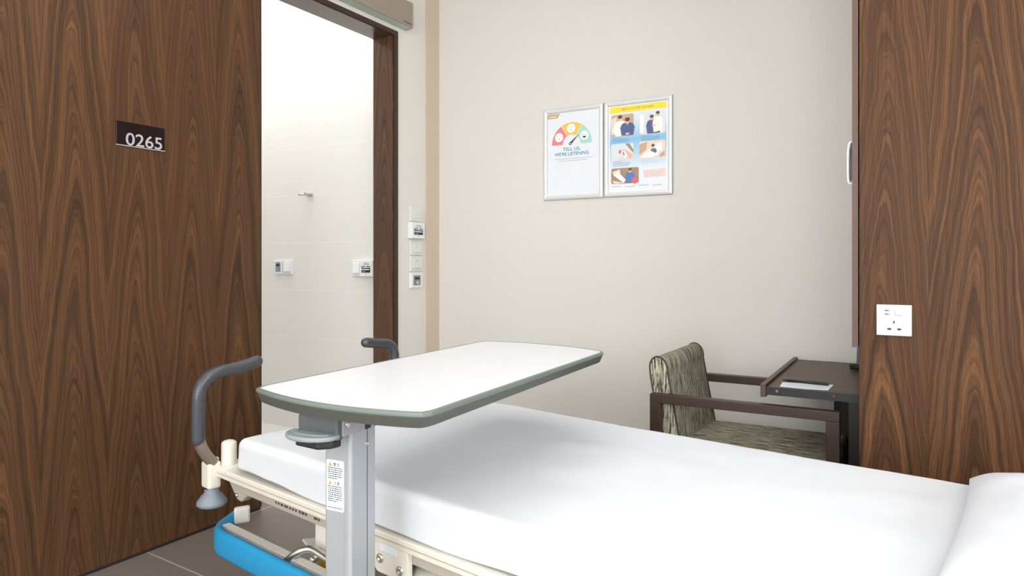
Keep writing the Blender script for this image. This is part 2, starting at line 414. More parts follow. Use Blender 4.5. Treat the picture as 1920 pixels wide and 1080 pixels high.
m.box(XR+.03, XR+.08, ry0+.05, ry1-.05, rz0, rz0+.05, 'white_plastic'); m.box(XR+.03, XR+.08, ry0+.05, ry1-.05, rz1-.05, rz1, 'white_plastic')
fill_win = struct(m.build('fill_window'))
MB().box(XR+.055, XR+.065, ry0+.05, ry1-.05, rz0+.05, rz1-.05, 'window_fill').build('pane', fill_win)
wx0, wx1, wz0, wz1 = -1.5, 1.3, .3, 2.3  # unseen window, enlarged with a low sill to throw light under the bed
m = MB()
m.box(XW, wx0, YF-.12, YF, 0, ZC, 'wall_plain'); m.box(wx1, XR, YF-.12, YF, 0, ZC, 'wall_plain')
m.box(wx0, wx1, YF-.12, YF, 0, wz0, 'wall_plain'); m.box(wx0, wx1, YF-.12, YF, wz1, ZC, 'wall_plain')
struct(m.build('wall_front'))
m = MB()
for a, b_ in ((wx0, wx0+.05), (wx1-.05, wx1), (-.125, -.075)): m.box(a, b_, YF-.08, YF-.03, wz0, wz1, 'white_plastic')
m.box(wx0+.05, wx1-.05, YF-.08, YF-.03, wz0, wz0+.05, 'white_plastic'); m.box(wx0+.05, wx1-.05, YF-.08, YF-.03, wz1-.05, wz1, 'white_plastic')
win = struct(m.build('window_1'))
MB().box(wx0+.05, wx1-.05, YF-.065, YF-.055, wz0+.05, wz1-.05, 'window_fill').build('pane', win)
struct(MB().box(XBW+.01, XR+.12, YF-.12, YB+.12, -.08, 0, 'floor').build('floor'))
struct(MB().box(XBW, XR+.12, YF-.12, YB+.12, ZC, ZC+.1, 'ceiling').build('ceiling'))
# bathroom
XB0, YBA, YBB, ZBC = -4.6, .9, 2.96, 2.98
struct(MB().box(XB0, XBW, YBB, YBB+.1, -.08, ZBC, 'bath_tile').build('wall_bathroom_back'))
struct(MB().box(XB0-.1, XB0, YBA-.1, YBB+.1, -.08, ZBC, 'bath_plain').build('wall_bathroom_left'))
struct(MB().box(XB0, XBW, YBA-.1, YBA, -.08, ZBC, 'bath_plain').build('wall_bathroom_front'))
struct(MB().box(XB0, XBW+.01, YBA, YBB, -.08, 0, 'bath_floor').build('floor_bathroom'))
struct(MB().box(XB0-.1, XBW, YBA-.1, YBB+.1, ZBC, ZBC+.1, 'ceiling').build('ceiling_bathroom'))
# tan strip in the corner
struct(MB().box(XW, XW+.006, 3.098, YB, 0, ZC, 'tan').build('trim_2'))
# door lining with dark front edges
m = MB(); m.box(XBW-.004, XW+.004, 2.812, YO1, 0, ZO-.0, 'wood_jamb'); m.box(XBW-.004, XW+.004, YO0, YO0+.03, 0, ZO, 'wood_jamb')
lin = struct(m.build('trim_1'))
MB().box(XBW-.004, XW+.004, YO0+.03, 2.812, 2.232, ZO, 'wood_head').build('head_lining', lin)
m = MB(); m.box(XW+.004, XW+.012, 2.820, 2.848, 0, ZO+.002, 'dark_arch'); m.box(XW+.004, XW+.012, YO0, 2.820, 2.236, ZO+.002, 'dark_arch')
m.build('architrave', lin)

# sliding door leaf
XD = -2.33
m = MB(); m.box(-2.368, XD, .55, 1.918, .012, 2.283, 'wood_door')
door = struct(m.build('door_1'))
MB().box(-2.369, XD-.001, 1.918, 1.923, .012, 2.283, 'black').build('edge_seal', door)
MB().box(-2.362, XD-.004, .55, 1.92, .001, .012, 'rubber').build('gap_shadow', door)  # black strip standing in for the shadow in the gap under the door

# track cover over the sliding door
t = thing('track_cover', 'taupe metal track cover above the sliding door', 'track cover', (XW, 2.92, 2.29))
L = 2.9
MB().prism([(0.0, 0), (.052, .004), (.057, .012), (.057, .132), (.045, .142), (0, .142)], -L, -.008, 'taupe', 'y').build('housing', t)
bx = t.children[0]
MB().prism([(-.001+.001, -.002), (.054, .002), (.059, .012), (.059, .134), (.046, .145), (0, .145)], -.008, 0, 'taupe_edge', 'y').build('end_cap', t)
MB().prism([(.004, -.0015), (.046, .0015), (.046, .004), (.004, .001)], -L, -.010, 'mint', 'y').build('underside_strip', t)
MB().box(.0565, .0578, -.082, -.012, .0155, .0195, 'black').build('slot', t)

# room number sign
t = thing('room_number_sign', 'dark brown room number sign 0265 on the wooden sliding door', 'sign', (XD, 1.407, 1.428), PI/2)
MB().box(-.087, .087, -.004, 0, 0, .081, 'sign', .0008).build('plate', t)
m = MB(); m.text('0265', .0605, (.0115, -.0043, .0025), 'sign_num', .0006, width=.131, bold=.0004); m.build('numerals', t)
MB().box(-.087, .087, -.0052, 0, -.0022, .0005, 'sign_num').build('bottom_trim', t)

# ------------------------------------------------------------------ wall devices
def dashes(m, x0, x1, z, h, y, mat, seed=0, gap=.25):
    """a line of print too small to read"""
    rr = random.Random(seed); x = x0
    while x < x1:
        w = min(rr.uniform(.6, 2.2)*h*1.6, x1-x)
        m.add([(x, y, z), (x+w, y, z), (x+w, y, z+h), (x, y, z+h)], [(0, 1, 2, 3)], mat); x += w+gap*h*2
def plate(name, label, cat, loc, rz, w, h, group=None, d=.010, mat='white_plastic'):
    t = thing(name, label, cat, loc, rz, group)
    MB().box(-w/2, w/2, -d, .001, -h/2, h/2, mat, .0018).build('plate', t); return t
def switch(label, loc, rz, w, h, group, mat='white_plastic', marks=1, proud=.004, name='wall_switch'):
    t = plate(name, label, 'switch', loc, rz, w, h, group, .009, mat)
    r = MB().prism([(-.009, -h*.33), (-.009-proud*1.6, -h*.31), (-.009-proud, h*.33), (-.009, h*.34)], -w*.34, w*.34, mat, 'x', .0008).build('rocker', t)
    m = MB()
    for k in range(marks): m.box(-.008+k*.010-.004*(marks-1), -.002+k*.010-.004*(marks-1), -.0136-proud*.2, -.0130, h*.14, h*.20, 'ink_pale')
    m.box(-.002, .002, -.0140-proud*.2, -.0134, h*.02, h*.045, 'ink_pale'); m.build('icon', r)
    return t
def thermostat(label, loc, rz, w, h, knob):
    t = plate('wall_control_panel', label, 'control panel', loc, rz, w, h)
    MB().box(-w*.30, w*.30, -.0118, -.010, -h*.33, h*.35, 'panel_grey', .0006).build('faceplate', t)
    MB().box(-w*.20, w*.20, -.0124, -.0118, h*.06, h*.22, 'screen').build('display', t)
    if knob: MB().lathe([(.0115, 0), (.0115, -.006), (.0085, -.009), (0, -.009)], (.0, -.0118, -h*.15), 'chrome', axis='y').build('button', t)
    else:
        m = MB()
        for i in range(2):
            for j in range(2): m.box(-.010+i*.011, -.002+i*.011, -.0126, -.0118, -h*.22+j*.014, -h*.22+j*.014+.008, 'lilac')
        m.build('buttons', t)
    return t
def call_box(label, loc, rz, w, h, d):
    t = thing('call_panel', label, 'call panel', loc, rz)
    MB().box(-w/2, w/2, -d, 0, -h/2, h/2, 'white_plastic', .003).build('housing', t)
    wdw = MB().box(-w*.34, w*.34, -d-.0012, -d, -h*.26, h*.13, 'screen').build('window', t)
    m = MB()
    m.flat([(-w*.30, h*.03), (w*.34, h*.03), (w*.34, h*.075), (-w*.30, h*.075)], -d-.0016, 'label')
    m.flat([(-w*.34, -h*.10), (w*.28, -h*.10), (w*.28, -h*.04), (-w*.34, -h*.04)], -d-.0016, 'label')
    m.flat([(-w*.28, -h*.21), (-w*.02, -h*.21), (-w*.02, -h*.16), (-w*.28, -h*.16)], -d-.0016, 'panel_grey')
    m.flat(arc((0, -h*.07), .004, 0, 2*PI, 12)[:-1], -d-.0018, 'face'); m.flat(arc((0, h*.12), .004, 0, 2*PI, 12)[:-1], -d-.0018, 'face')
    m.build('window_print', wdw)
    m = MB(); dashes(m, -w*.18, w*.22, h*.30, h*.035, -d-.0005, 'ink', 3); dashes(m, -w*.24, w*.26, h*.21, h*.035, -d-.0005, 'ink', 4); m.build('caption', t)
    MB().box(-.002, .002, -d-.001, -d, -h*.38, -h*.34, 'ink').build('indicator', t)
    return t
ys = 3.0135
t = plate('blank_switch_plate', 'plain off-white switch plate, topmost of the column beside the doorway', 'switch', (XW, ys-.003, 1.2925), PI/2, .104, .079, None, .009, 'offwhite_plastic')
MB().box(-.040, .044, -.012, -.009, -.026, .024, 'offwhite_plastic', .001).build('rocker', t)
call_box('protruding white call panel with black window, second in the column beside the doorway', (XW, 3.000, 1.1995), PI/2, .112, .087, .030)
switch('off-white rocker switch with single mark directly below the protruding call panel', (XW, ys, 1.105), PI/2, .106, .079, 'switches in the column beside the doorway', 'offwhite_plastic', 1)
switch('off-white rocker switch with paired marks directly above the control with chrome button', (XW, ys, 1.018), PI/2, .106, .082, 'switches in the column beside the doorway', 'offwhite_plastic', 2)
thermostat('white plate with grey control and chrome button at bottom of switch column', (XW, ys-.002, .924), PI/2, .104, .082, True)
# in the bathroom
thermostat('white framed grey control panel on bathroom tiles beside a white switch', (-3.424, YBB, .994), 0, .072, .086, False)
switch('white rocker switch on bathroom tiles immediately right of the grey control panel', (-3.341, YBB, .994), 0, .082, .088, 'switches on the bathroom tiles', 'white_plastic', 1, .008)
switch('white rocker switch on bathroom tiles beside the protruding box at the door jamb', (-2.765, YBB, .990), 0, .076, .092, 'switches on the bathroom tiles', 'white_plastic', 2, .007)
call_box('white call panel protruding from bathroom tiles, cut off by the door jamb', (-2.673, YBB, .990), 0, .096, .092, .035)
t = thing('wall_hook', 'small chrome double robe hook on the bathroom tiles', 'hook', (-3.15, YBB, 1.435))
MB().box(-.022, .022, -.008, .001, -.009, .009, 'chrome', .002).build('backplate', t)
m = MB(); m.tube([(.010, -.006, 0), (.010, -.045, -.002), (.010, -.055, .006)], [.006, .006, .007], 'chrome', 10, dome=True)
m.tube([(-.010, -.006, 0), (-.03, -.030, 0), (-.06, -.034, 0)], [.006, .006, .006], 'chrome', 10, dome=True); m.build('prongs', t)

# ------------------------------------------------------------------ posters
def poster(label, x0, x1, z0, z1, name='framed_poster'):
    """satin silver snap frame; local origin at the lower left of the frame on the wall"""
    t = thing(name, label, 'poster', (x0, YB, z0), 0, 'framed posters on the back wall')
    W, H_ = x1-x0, z1-z0; fw = .024
    m = MB()
    prof = [(0, 0), (0, -.006), (.004, -.0125), (.012, -.0145), (.020, -.012), (fw, -.005), (fw, 0)]   # (in from the edge, y)
    corners = [(0, 0, 1, 1), (W, 0, -1, 1), (W, H_, -1, -1), (0, H_, 1, -1)]
    for i in range(4):
        a, b_ = corners[i], corners[(i+1) % 4]; V = []
        for (c) in (a, b_):
            for (u, y) in prof: V.append((c[0]+c[2]*u, y, c[1]+c[3]*u))
        n = len(prof)
        m.add(V, [(k, k+1, n+k+1, n+k) for k in range(n-1)], 'silver', False)
        m.add(V[0:2]+V[n:n+2], [(0, 1, 3, 2)], 'silver_dark')
    m.build('frame', t)
    return t, fw-.002, W-fw+.002, fw-.002, H_-fw+.002
E0 = .0004
# left poster : satisfaction gauge
t, px0, px1, pz0, pz1 = poster('silver framed poster with three-colour face gauge, the left of two', -1.688, -1.3475, 1.353, 1.832)
W, H_ = px1-px0, pz1-pz0
U = lambda u: px0+W*u
Vv = lambda v: pz1-H_*v
m = MB(); y = -.0045
m.add([(px0, -.001, pz0), (px1, -.001, pz0), (px1, y, pz0), (px0, y, pz0), (px0, -.001, pz1), (px1, -.001, pz1), (px1, y, pz1), (px0, y, pz1)],
      [(0, 1, 2, 3), (4, 5, 6, 7), (3, 2, 6, 7), (0, 1, 5, 4)], 'poster_white')
m.flat([(U(.0), Vv(.012)), (U(.25), Vv(.012)), (U(.20), Vv(.066)), (U(0), Vv(.066))], y-E0, 'gold')
dashes(m, U(.04), U(.18), Vv(.050), .004, y-2*E0, 'face', 5)
gc = (U(.475), Vv(.392)); ro, ri = W*.385, W*.170
for a0, a1, c in ((180, 121.5, 'red'), (119.5, 60.5, 'amber'), (58.5, 0, 'green')):
    a0, a1 = math.radians(a0), math.radians(a1)
    o_, i_ = arc(gc, ro, a0, a1, 14), arc(gc, ri, a0, a1, 14)
    m.add([(p[0], y-E0, p[1]) for p in o_+i_], [(k, k+1, 15+k+1, 15+k) for k in range(14)], c)
for k, a in enumerate((151, 92, 29)):
    a = math.radians(a); fc = (gc[0]+W*.280*math.cos(a), gc[1]+W*.280*math.sin(a)); r = W*.080
    m.flat(arc(fc, r, 0, 2*PI, 24)[:-1], y-2*E0, 'face')
    for sx in (-1, 1): m.flat(arc((fc[0]+sx*r*.38, fc[1]+r*.18), r*.10, 0, 2*PI, 8)[:-1], y-3*E0, 'caption' if k < 2 else 'ink')
    if k == 0: mo = arc((fc[0], fc[1]-r*.52), r*.24, PI*.15, PI*.85, 6); m.add([(p[0], y-3*E0, p[1]+d) for d in (0, -r*.13) for p in mo], [(q, q+1, 7+q+1, 7+q) for q in range(6)], 'slate')
    if k == 1: m.flat([(fc[0]-r*.34, fc[1]-r*.44), (fc[0]+r*.34, fc[1]-r*.34), (fc[0]+r*.34, fc[1]-r*.25), (fc[0]-r*.34, fc[1]-r*.35)], y-3*E0, 'slate')
    if k == 2: m.flat(arc((fc[0], fc[1]-r*.18), r*.42, PI, 2*PI, 10), y-3*E0, 'ink')
pa = math.radians(43); d = Vector((math.cos(pa), math.sin(pa))); n_ = Vector((-d.y, d.x)); pb = Vector((gc[0]-W*.025, gc[1]+.003))
tip = pb+d*W*.215
m.flat([tuple(p) for p in (pb+n_*W*.022, pb-n_*W*.022, tip-n_*.0006, tip+n_*.0006)], y-2*E0, 'ink')
m.flat(arc(tuple(pb), W*.027, 0, 2*PI, 16)[:-1], y-2.5*E0, 'ink'); m.flat(arc(tuple(pb), W*.012, 0, 2*PI, 12)[:-1], y-3*E0, 'face')
m.text('TELL US,', .0245, (U(.475), y-E0, Vv(.468)), 'ink_blue', .0002, width=W*.34, bold=.0003)
m.text("WE'RE LISTENING", .0245, (U(.475), y-E0, Vv(.524)), 'ink_blue', .0002, width=W*.66, bold=.0003)
dashes(m, U(.14), U(.86), Vv(.566), .0028, y-E0, 'ink_pale', 11); dashes(m, U(.22), U(.78), Vv(.592), .0028, y-E0, 'ink_pale', 12)
m.build('printed_sheet', t)
# right poster : safety notice
t, px0, px1, pz0, pz1 = poster('silver framed poster with yellow header and five photos, the right of two', -1.3425, -.990, 1.353, 1.832)
W, H_ = px1-px0, pz1-pz0
m = MB()
m.add([(px0, -.001, pz0), (px1, -.001, pz0), (px1, y, pz0), (px0, y, pz0), (px0, -.001, pz1), (px1, -.001, pz1), (px1, y, pz1), (px0, y, pz1)],
      [(0, 1, 2, 3), (4, 5, 6, 7), (3, 2, 6, 7), (0, 1, 5, 4)], 'paper')
a_, b_ = .025, .975
sheet_z = (t.location.z, )
bl = gradient_print('poster blue wash local', pz0, pz1, [(0, srgb(236, 240, 246)), (.24, srgb(234, 239, 246)), (.34, srgb(214, 229, 243)),
     (.48, srgb(170, 211, 237)), (.60, srgb(140, 196, 231)), (.70, srgb(186, 216, 238)), (.84, srgb(222, 233, 243)), (1, srgb(232, 238, 244))])
m.flat([(U(a_), Vv(.975)), (U(b_), Vv(.975)), (U(b_), Vv(.02)), (U(a_), Vv(.02))], y-E0, bl)
m.flat([(U(a_), Vv(.085)), (U(b_), Vv(.085)), (U(b_), Vv(.015)), (U(a_), Vv(.015))], y-2*E0, 'p_yellow')
m.text('HELP US TO KEEP YOU SAFE', .0125, (U(.49), y-3*E0, Vv(.059)), 'slate', .0002, width=W*.53)
def R(u0, u1, v0, v1, r=.010): return rrect(U(u0), U(u1), Vv(v1), Vv(v0), r)
def E(u, v, ru, rv, mat, k): m.flat([(U(u)+W*ru*math.cos(a), Vv(v)+W*rv*math.sin(a)) for a in [2*PI*i/16 for i in range(16)]], y-k*E0, mat)
def Q(pts, mat, k): m.flat([(U(u), Vv(v)) for u, v in pts][::-1], y-k*E0, mat)
def standing(u, v0, v1, w, coat, k, skinned=True):
    """a small printed figure: head, hair, body with sloping shoulders"""
    hh = (v1-v0)
    Q([(u-w*.5, v1), (u-w*.62, v0+hh*.52), (u-w*.45, v0+hh*.30), (u-w*.12, v0+hh*.22), (u+w*.12, v0+hh*.22), (u+w*.45, v0+hh*.30), (u+w*.62, v0+hh*.52), (u+w*.5, v1)], coat, k)
    E(u, v0+hh*.12, w*.21, w*.30, 'skin', k+.5); E(u, v0+hh*.055, w*.22, w*.17, 'hairp', k+1)
# photo 1
m.flat(R(.05, .435, .108, .358), y-2*E0, 'tanp'); Q([(.055, .15), (.15, .13), (.12, .33), (.055, .33)], 'tanl', 3); Q([(.07, .27), (.16, .25), (.17, .28), (.08, .31)], 'whitep', 3.5)
standing(.205, .122, .355, .17, 'whitep', 4); standing(.330, .160, .352, .20, 'navy', 5); Q([(.31, .225), (.35, .225), (.34, .25), (.32, .25)], 'bluep', 6.5); E(.33, .335, .035, .018, 'skin', 7)
# photo 2
m.flat(R(.535, .955, .108, .362), y-2*E0, 'greyp'); Q([(.54, .14), (.60, .13), (.60, .34), (.54, .34)], 'whitep', 3)
standing(.735, .155, .358, .15, 'navy', 4); standing(.835, .118, .345, .14, 'whitep', 4.6); Q([(.80, .345), (.87, .335), (.865, .355), (.81, .358)], 'hairp', 5); Q([(.74, .27), (.80, .255), (.80, .27), (.75, .285)], 'skin', 6)
# photo 3
m.flat(R(.05, .435, .442, .632), y-2*E0, 'greyp'); Q([(.29, .445), (.36, .445), (.43, .52), (.43, .56)], 'brownp', 3); Q([(.20, .52), (.28, .51), (.42, .57), (.42, .61), (.34, .62)], 'skin', 3.5)
Q([(.22, .53), (.28, .525), (.34, .595), (.28, .61)], 'whitep', 4); Q([(.245, .545), (.265, .54), (.285, .575), (.265, .58)], 'bluep', 5); E(.20, .535, .02, .03, 'redp', 4); Q([(.12, .632), (.24, .60), (.30, .632)], 'pink', 4)
# photo 4
m.flat(R(.525, .955, .438, .632), y-2*E0, 'tanl'); Q([(.53, .47), (.66, .445), (.64, .54), (.53, .59)], 'tanp', 3); Q([(.54, .62), (.70, .53), (.80, .50), (.86, .53), (.84, .60), (.74, .625)], 'whitep', 3.5)
Q([(.80, .47), (.90, .46), (.91, .55), (.84, .57)], 'whitep', 3.3); Q([(.71, .55), (.74, .52), (.80, .53), (.82, .56), (.80, .58)], 'slate', 4); E(.755, .508, .025, .035, 'skin', 4.5); E(.755, .492, .027, .020, 'hairp', 5); Q([(.86, .60), (.95, .56), (.95, .615), (.87, .63)], 'tanp', 4)
# photo 5
m.flat(R(.05, .52, .722, .902), y-2*E0, 'brownp'); Q([(.09, .80), (.16, .755), (.30, .86), (.26, .895)], 'whitep', 3); Q([(.07, .76), (.20, .735), (.21, .78), (.09, .80)], 'tanl', 2.6); Q([(.07, .86), (.28, .895), (.10, .90)], 'tanl', 3.5)
standing(.375, .735, .90, .13, 'bluep', 4)
Q([(.455+.075*(1 if i % 2 else .55)*math.cos(2*PI*i/12), .872+.05*(1 if i % 2 else .55)*math.sin(2*PI*i/12)) for i in range(12)][::-1], 'redp', 5)
Q([(.60, .765), (.965, .755), (.965, .845), (.60, .845)], 'pink', 2)
for k, (u, v, n_, mt) in enumerate(((.07, .378, 4, 'caption'), (.56, .378, 4, 'caption'), (.08, .652, 4, 'caption'), (.56, .652, 3, 'caption_pale'), (.60, .775, 5, 'caption_pale'))):
    for i in range(n_): dashes(m, U(u), U(u+(.30 if i else .16)*(1-.1*(i == n_-1))), Vv(v+i*.016), .0022, y-3*E0, mt, 20+k*7+i)
for k in range(4): dashes(m, U(.06+k*.23), U(.22+k*.23), Vv(.935+.006*(k % 2)), .0024, y-3*E0, 'caption', 60+k)
m.build('printed_sheet', t)

# ------------------------------------------------------------------ tall walnut unit with door, socket
YC, XC = 2.17, -.128
u = thing('wardrobe', 'tall walnut wall unit with the power socket on its side panel', 'wardrobe', (0, 0, 0))
MB().box(XC, 1.2, YC, YC+.022, 0, ZC-.01, 'wood_panel', .0008, 1).build('side_panel', u)
m = MB(); m.box(XC+.002, 1.2, YC+.022, YB-.002, .787, ZC-.01, 'wood_cabinet'); m.box(.62, 1.2, YC+.022, YB-.002, 0, .787, 'espresso'); m.build('carcass', u)
dr = MB().box(-.1465, -.1310, YC+.002, YB-.015, .786, ZC-.012, 'wood_edge').build('door', u)
m = MB(); m.tube(smooth_path([(-.1465, YC+.09, 1.262), (-.158, YC+.09, 1.262), (-.160, YC+.09, 1.272), (-.160, YC+.09, 1.374), (-.1465, YC+.09, 1.376)], 2), .0035, 'alu_bright', 10)
m.tube(smooth_path([(-.1465, YC+.06, 1.258), (-.158, YC+.06, 1.258), (-.161, YC+.06, 1.272), (-.161, YC+.06, 1.378), (-.1465, YC+.06, 1.380)], 2), .0035, 'white_plastic', 10)
m.box(-.1535, -.1465, YC+.055, YC+.1, 1.268, 1.376, 'black', .001)
m.build('handle', dr)
t = plate('power_socket', 'white single power socket with USB ports on the walnut panel', 'socket', (-.0418, YC, .8668), 0, .0855, .0855, None, .007, 'socket_plastic')
rk = MB().prism([(-.007, -.0075), (-.0115, -.0065), (-.0095, .007), (-.007, .008)], .004, .021, 'socket_plastic', 'x', .0008).build('rocker', t)
m = MB()
m.box(-.002, .0017, -.0074, -.0066, -.009, -.0015, 'black'); m.box(-.0160, -.0067, -.0074, -.0066, -.0270, -.0217, 'black'); m.box(.0080, .0173, -.0074, -.0066, -.0270, -.0217, 'black')
m.build('pin_holes', t)
for o in (rk,): o.location.z = .0215
for z in (.0265, .0165):
    MB().box(-.0225, -.0100, -.0076, -.0066, z-.0018, z+.0018, 'panel_grey').add([(-.0222, -.0078, z-.0006), (-.0150, -.0078, z-.0006), (-.0150, -.0078, z+.0014), (-.0222, -.0078, z+.0014)], [(0, 1, 2, 3)], 'ink').build('usb_port', t)
m = MB()
for i in range(5): m.flat([(-.0385, -.022+i*.0085), (-.0355, -.022+i*.0085), (-.0355, -.017+i*.0085), (-.0385, -.017+i*.0085)], -.0074, 'ink_pale')
m.build('marking', t)
MB().flat([(-.029, .017), (-.026, .017), (-.026, .0185), (-.029, .0185)], -.0074, 'ink_pale').build('usb_symbol', t)

# desk sliding out from under the unit
zd = .610
d = thing('writing_desk', 'low walnut topped desk with black edge, note card and pen on it', 'desk', (0, 0, 0))
MB().box(-.420, .60, 2.408, 3.127, zd-.024, zd, 'wood_desk').build('desktop', d)
e = MB().box(-.420, .60, 2.4035, 2.408, zd-.0265, zd-.0005, 'black_edge').build('edge_band', d)
MB().box(-.42, .6, 3.127, 3.132, zd-.026, zd+.001, 'black_edge').build('edge_band', d)
MB().lathe([(.0052, 0), (.0052, -.0012), (.002, -.0016), (.0015, -.0006), (0, -.0006)], (-.386, 2.4035, zd-.012), 'brass', 16, 'y').build('screw', d)
MB().lathe([(.0052, 0), (.0052, -.0012), (.002, -.0016), (.0015, -.0006), (0, -.0006)], (-.213, 2.4035, zd-.013), 'copper', 16, 'y').build('screw', d)
for x, w in ((-.368, .004), (-.356, .003), (-.195, .005), (-.180, .003)): MB().box(x, x+w, 2.4028, 2.4036, zd-.018, zd-.013, 'ink').build('mark', e)
MB().box(-.4375, -.4205, 2.396, 3.150, zd-.034, zd+.009, 'wood_lip', .001).build('end_lip', d)
MB().box(-.1735, .58, 2.425, 2.447, 0, zd-.024, 'espresso').build('leg_panel', d)
MB().box(-.265, -.235, 2.98, 3.02, 0, zd-.024, 'espresso').build('leg', d)
MB().box(-.235, .58, 2.99, 3.01, 0.02, zd-.024, 'espresso').build('back_panel', d)

t = MB()
t.prism([(-.381, 2.432), (-.30, 2.428), (-.234, 2.436), (-.228, 2.549), (-.386, 2.517)], zd, zd+.0012, 'paper', 'z')
t = tag(t.build('note_card'), 'white paper card lying under the black pen on the desk', 'card')
m = MB()
for i in range(4): m.add([(-.37, 2.445+i*.016, zd+.0014), (-.25, 2.449+i*.018, zd+.0014), (-.25, 2.451+i*.018, zd+.0014), (-.37, 2.447+i*.016, zd+.0014)], [(0, 1, 2, 3)], 'caption_pale')
m.build('print_lines', t)
p0, p1 = Vector((-.372, 2.532, zd+.0064)), Vector((-.246, 2.520, zd+.0064)); dv = (p1-p0).normalized()
pen = thing('pen', 'black ballpoint pen lying on the white card', 'pen', (0, 0, 0))
MB().tube([p0-dv*.016, p0, p0+dv*.001, p0+dv*.075], [.0012, .0038, .0048, .005], 'black', 14).build('barrel', pen)
MB().tube([p0+dv*.075, p0+dv*.120, p1+dv*.006], [.0054, .0054, .0044], 'rubber', 14).build('cap', pen)
MB().tube([p0+dv*.085+Vector((0, -.006, .0015)), p1+Vector((0, -.0062, .0015))], .0012, 'black', 8).build('clip', pen)
# device with coiled cord at the far right
ph = thing('telephone', 'grey device with coiled black cord at the far right of the desk', 'telephone', (0, 0, 0))
MB().prism([(-.189, zd+.001), (-.04, zd+.001), (-.04, zd+.13), (-.184, zd+.13)], 3.02, 3.10, 'phone', 'y', .004).build('body', ph)
m = MB(); pts = []
for i in range(90):
    a = i*2*PI/9; s_ = i/89
    pts.append((-.2065+.055*s_+.003*math.sin(s_*7), 2.93+.010*math.cos(a), zd+.0135+.010*math.sin(a)))
m.tube(pts, .0024, 'rubber', 8); m.build('coiled_cord', ph)

# ------------------------------------------------------------------ armchair
ch = thing('armchair', 'dark wood armchair with grey-green streaked upholstery beside the desk', 'armchair', (-.5, 2.6, 0))
ox, oy = -.5, 2.6
def cb(m_, x0, x1, y0, y1, z0, z1, mat, bev=.002): m_.box(x0-ox, x1-ox, y0-oy, y1-oy, z0, z1, mat, bev); return m_
for (y0, y1) in ((2.332, 2.368), (2.862, 2.898)):
    cb(MB(), -.800, -.191, y0, y1, .531, .562, 'chair_wood').build('arm', ch)
    cb(MB(), -.800, -.762, y0, y1, 0, .531, 'chair_post').build('leg', ch)
    cb(MB(), -.231, -.191, y0, y1, 0, .531, 'chair_post').build('leg', ch)
m = cb(MB(), -.762, -.231, 2.336, 2.364, .235, .275, 'chair_wood'); cb(m, -.762, -.231, 2.866, 2.894, .235, .275, 'chair_wood')
cb(m, -.795, -.767, 2.368, 2.862, .235, .275, 'chair_wood'); cb(m, -.226, -.196, 2.368, 2.862, .235, .275, 'chair_wood'); m.build('seat_rail', ch)
# seat cushion
def rounded_block(fx, nx, ny, nz, x0, x1, y0, y1, z0, z1, r, mat, disp=None, sqb=False):
    """box with rounded edges as a fine grid"""
    bm = bmesh.new(); bmesh.ops.create_cube(bm, size=2)
    verts = {}; V = []; F = []
    def put(a, b, c):
        p = Vector((x0+(x1-x0)*a, y0+(y1-y0)*b, z0+(z1-z0)*c)); q = Vector((min(max(p.x, x0+r), x1-r), min(max(p.y, y0+r), y1-r), min(max(p.z, z0+r), z1-r)))
        dd = p-q
        if sqb and p.z < (z0+z1)/2: dd.z = 0; q.z = p.z
        if dd.length > 1e-9: p = q+dd.normalized()*min(r, max(abs(dd.x), abs(dd.y), abs(dd.z)))
        k = (round(a, 6), round(b, 6), round(c, 6))
        if k not in verts:
            verts[k] = len(V)
            V.append(tuple(disp(p) if disp else p))
        return verts[k]
    def lin(n, L):
        # denser near the ends so the rounding is smooth
        e = min(.45, r/L); k = 5
        return [e*i/k for i in range(k)]+[e+(1-2*e)*i/n for i in range(n)]+[1-e+e*i/k for i in range(k+1)]
    A, B, D = lin(nx, x1-x0), lin(ny, y1-y0), lin(nz, z1-z0)
    for c in (0, 1):
        for i in range(len(A)-1):
            for j in range(len(B)-1): F.append([put(A[i], B[j], c), put(A[i+1], B[j], c), put(A[i+1], B[j+1], c), put(A[i], B[j+1], c)][::1 if c else -1])
        for i in range(len(A)-1):
            for j in range(len(D)-1): F.append([put(A[i], c, D[j]), put(A[i+1], c, D[j]), put(A[i+1], c, D[j+1]), put(A[i], c, D[j+1])][::-1 if c else 1])
        for i in range(len(B)-1):
            for j in range(len(D)-1): F.append([put(c, B[i], D[j]), put(c, B[i+1], D[j]), put(c, B[i+1], D[j+1]), put(c, B[i], D[j+1])][::1 if c else -1])
    bm.free()
    fx.add(V, F, mat, True); return fx
rounded_block(MB(), 10, 10, 2, -.735-ox, -.205-ox, 2.372-oy, 2.858-oy, .276, .378, .022, 'fabric_seat',
              lambda p: p+Vector((0, 0, .008*max(0, 1-(p.x/.3)**2)*max(0, 1-(p.y/.26)**2) if p.z > .35 else 0))).build('seat', ch)
# backrest profile in xz, leaning back, round top
prof = [(-.690, .30), (-.700, .375), (-.728, .52), (-.748, .630)]
top = [(-.748-.033+.033*math.cos(a)-.004*math.sin(a), .645+.043*math.sin(a)) for a in [PI*i/12 for i in range(13)]]
prof = prof+top+[(-.812, .62), (-.795, .52), (-.772, .375), (-.762, .30)]
pl = [(p[0]-ox, p[1]) for p in prof]
m = MB(); m.prism(pl, 2.374-oy, 2.856-oy, 'fabric_back', 'y', .006, 3)
bk = m.build('backrest', ch)
for yy in (2.376, 2.854):
    MB().tube([(p[0]-ox, yy-oy, p[1]) for p in prof], .0035, 'piping', 8).build('piping', bk)

# ------------------------------------------------------------------ hospital bed (local x along the bed from the foot, y away from us)
RB = math.atan2(-.16, .987)
bed = thing('hospital_bed', 'cream steel hospital bed with blue bumper and grey push handles', 'bed', (-1.663, 1.282, 0), RB)
BL, BW = 2.05, .862
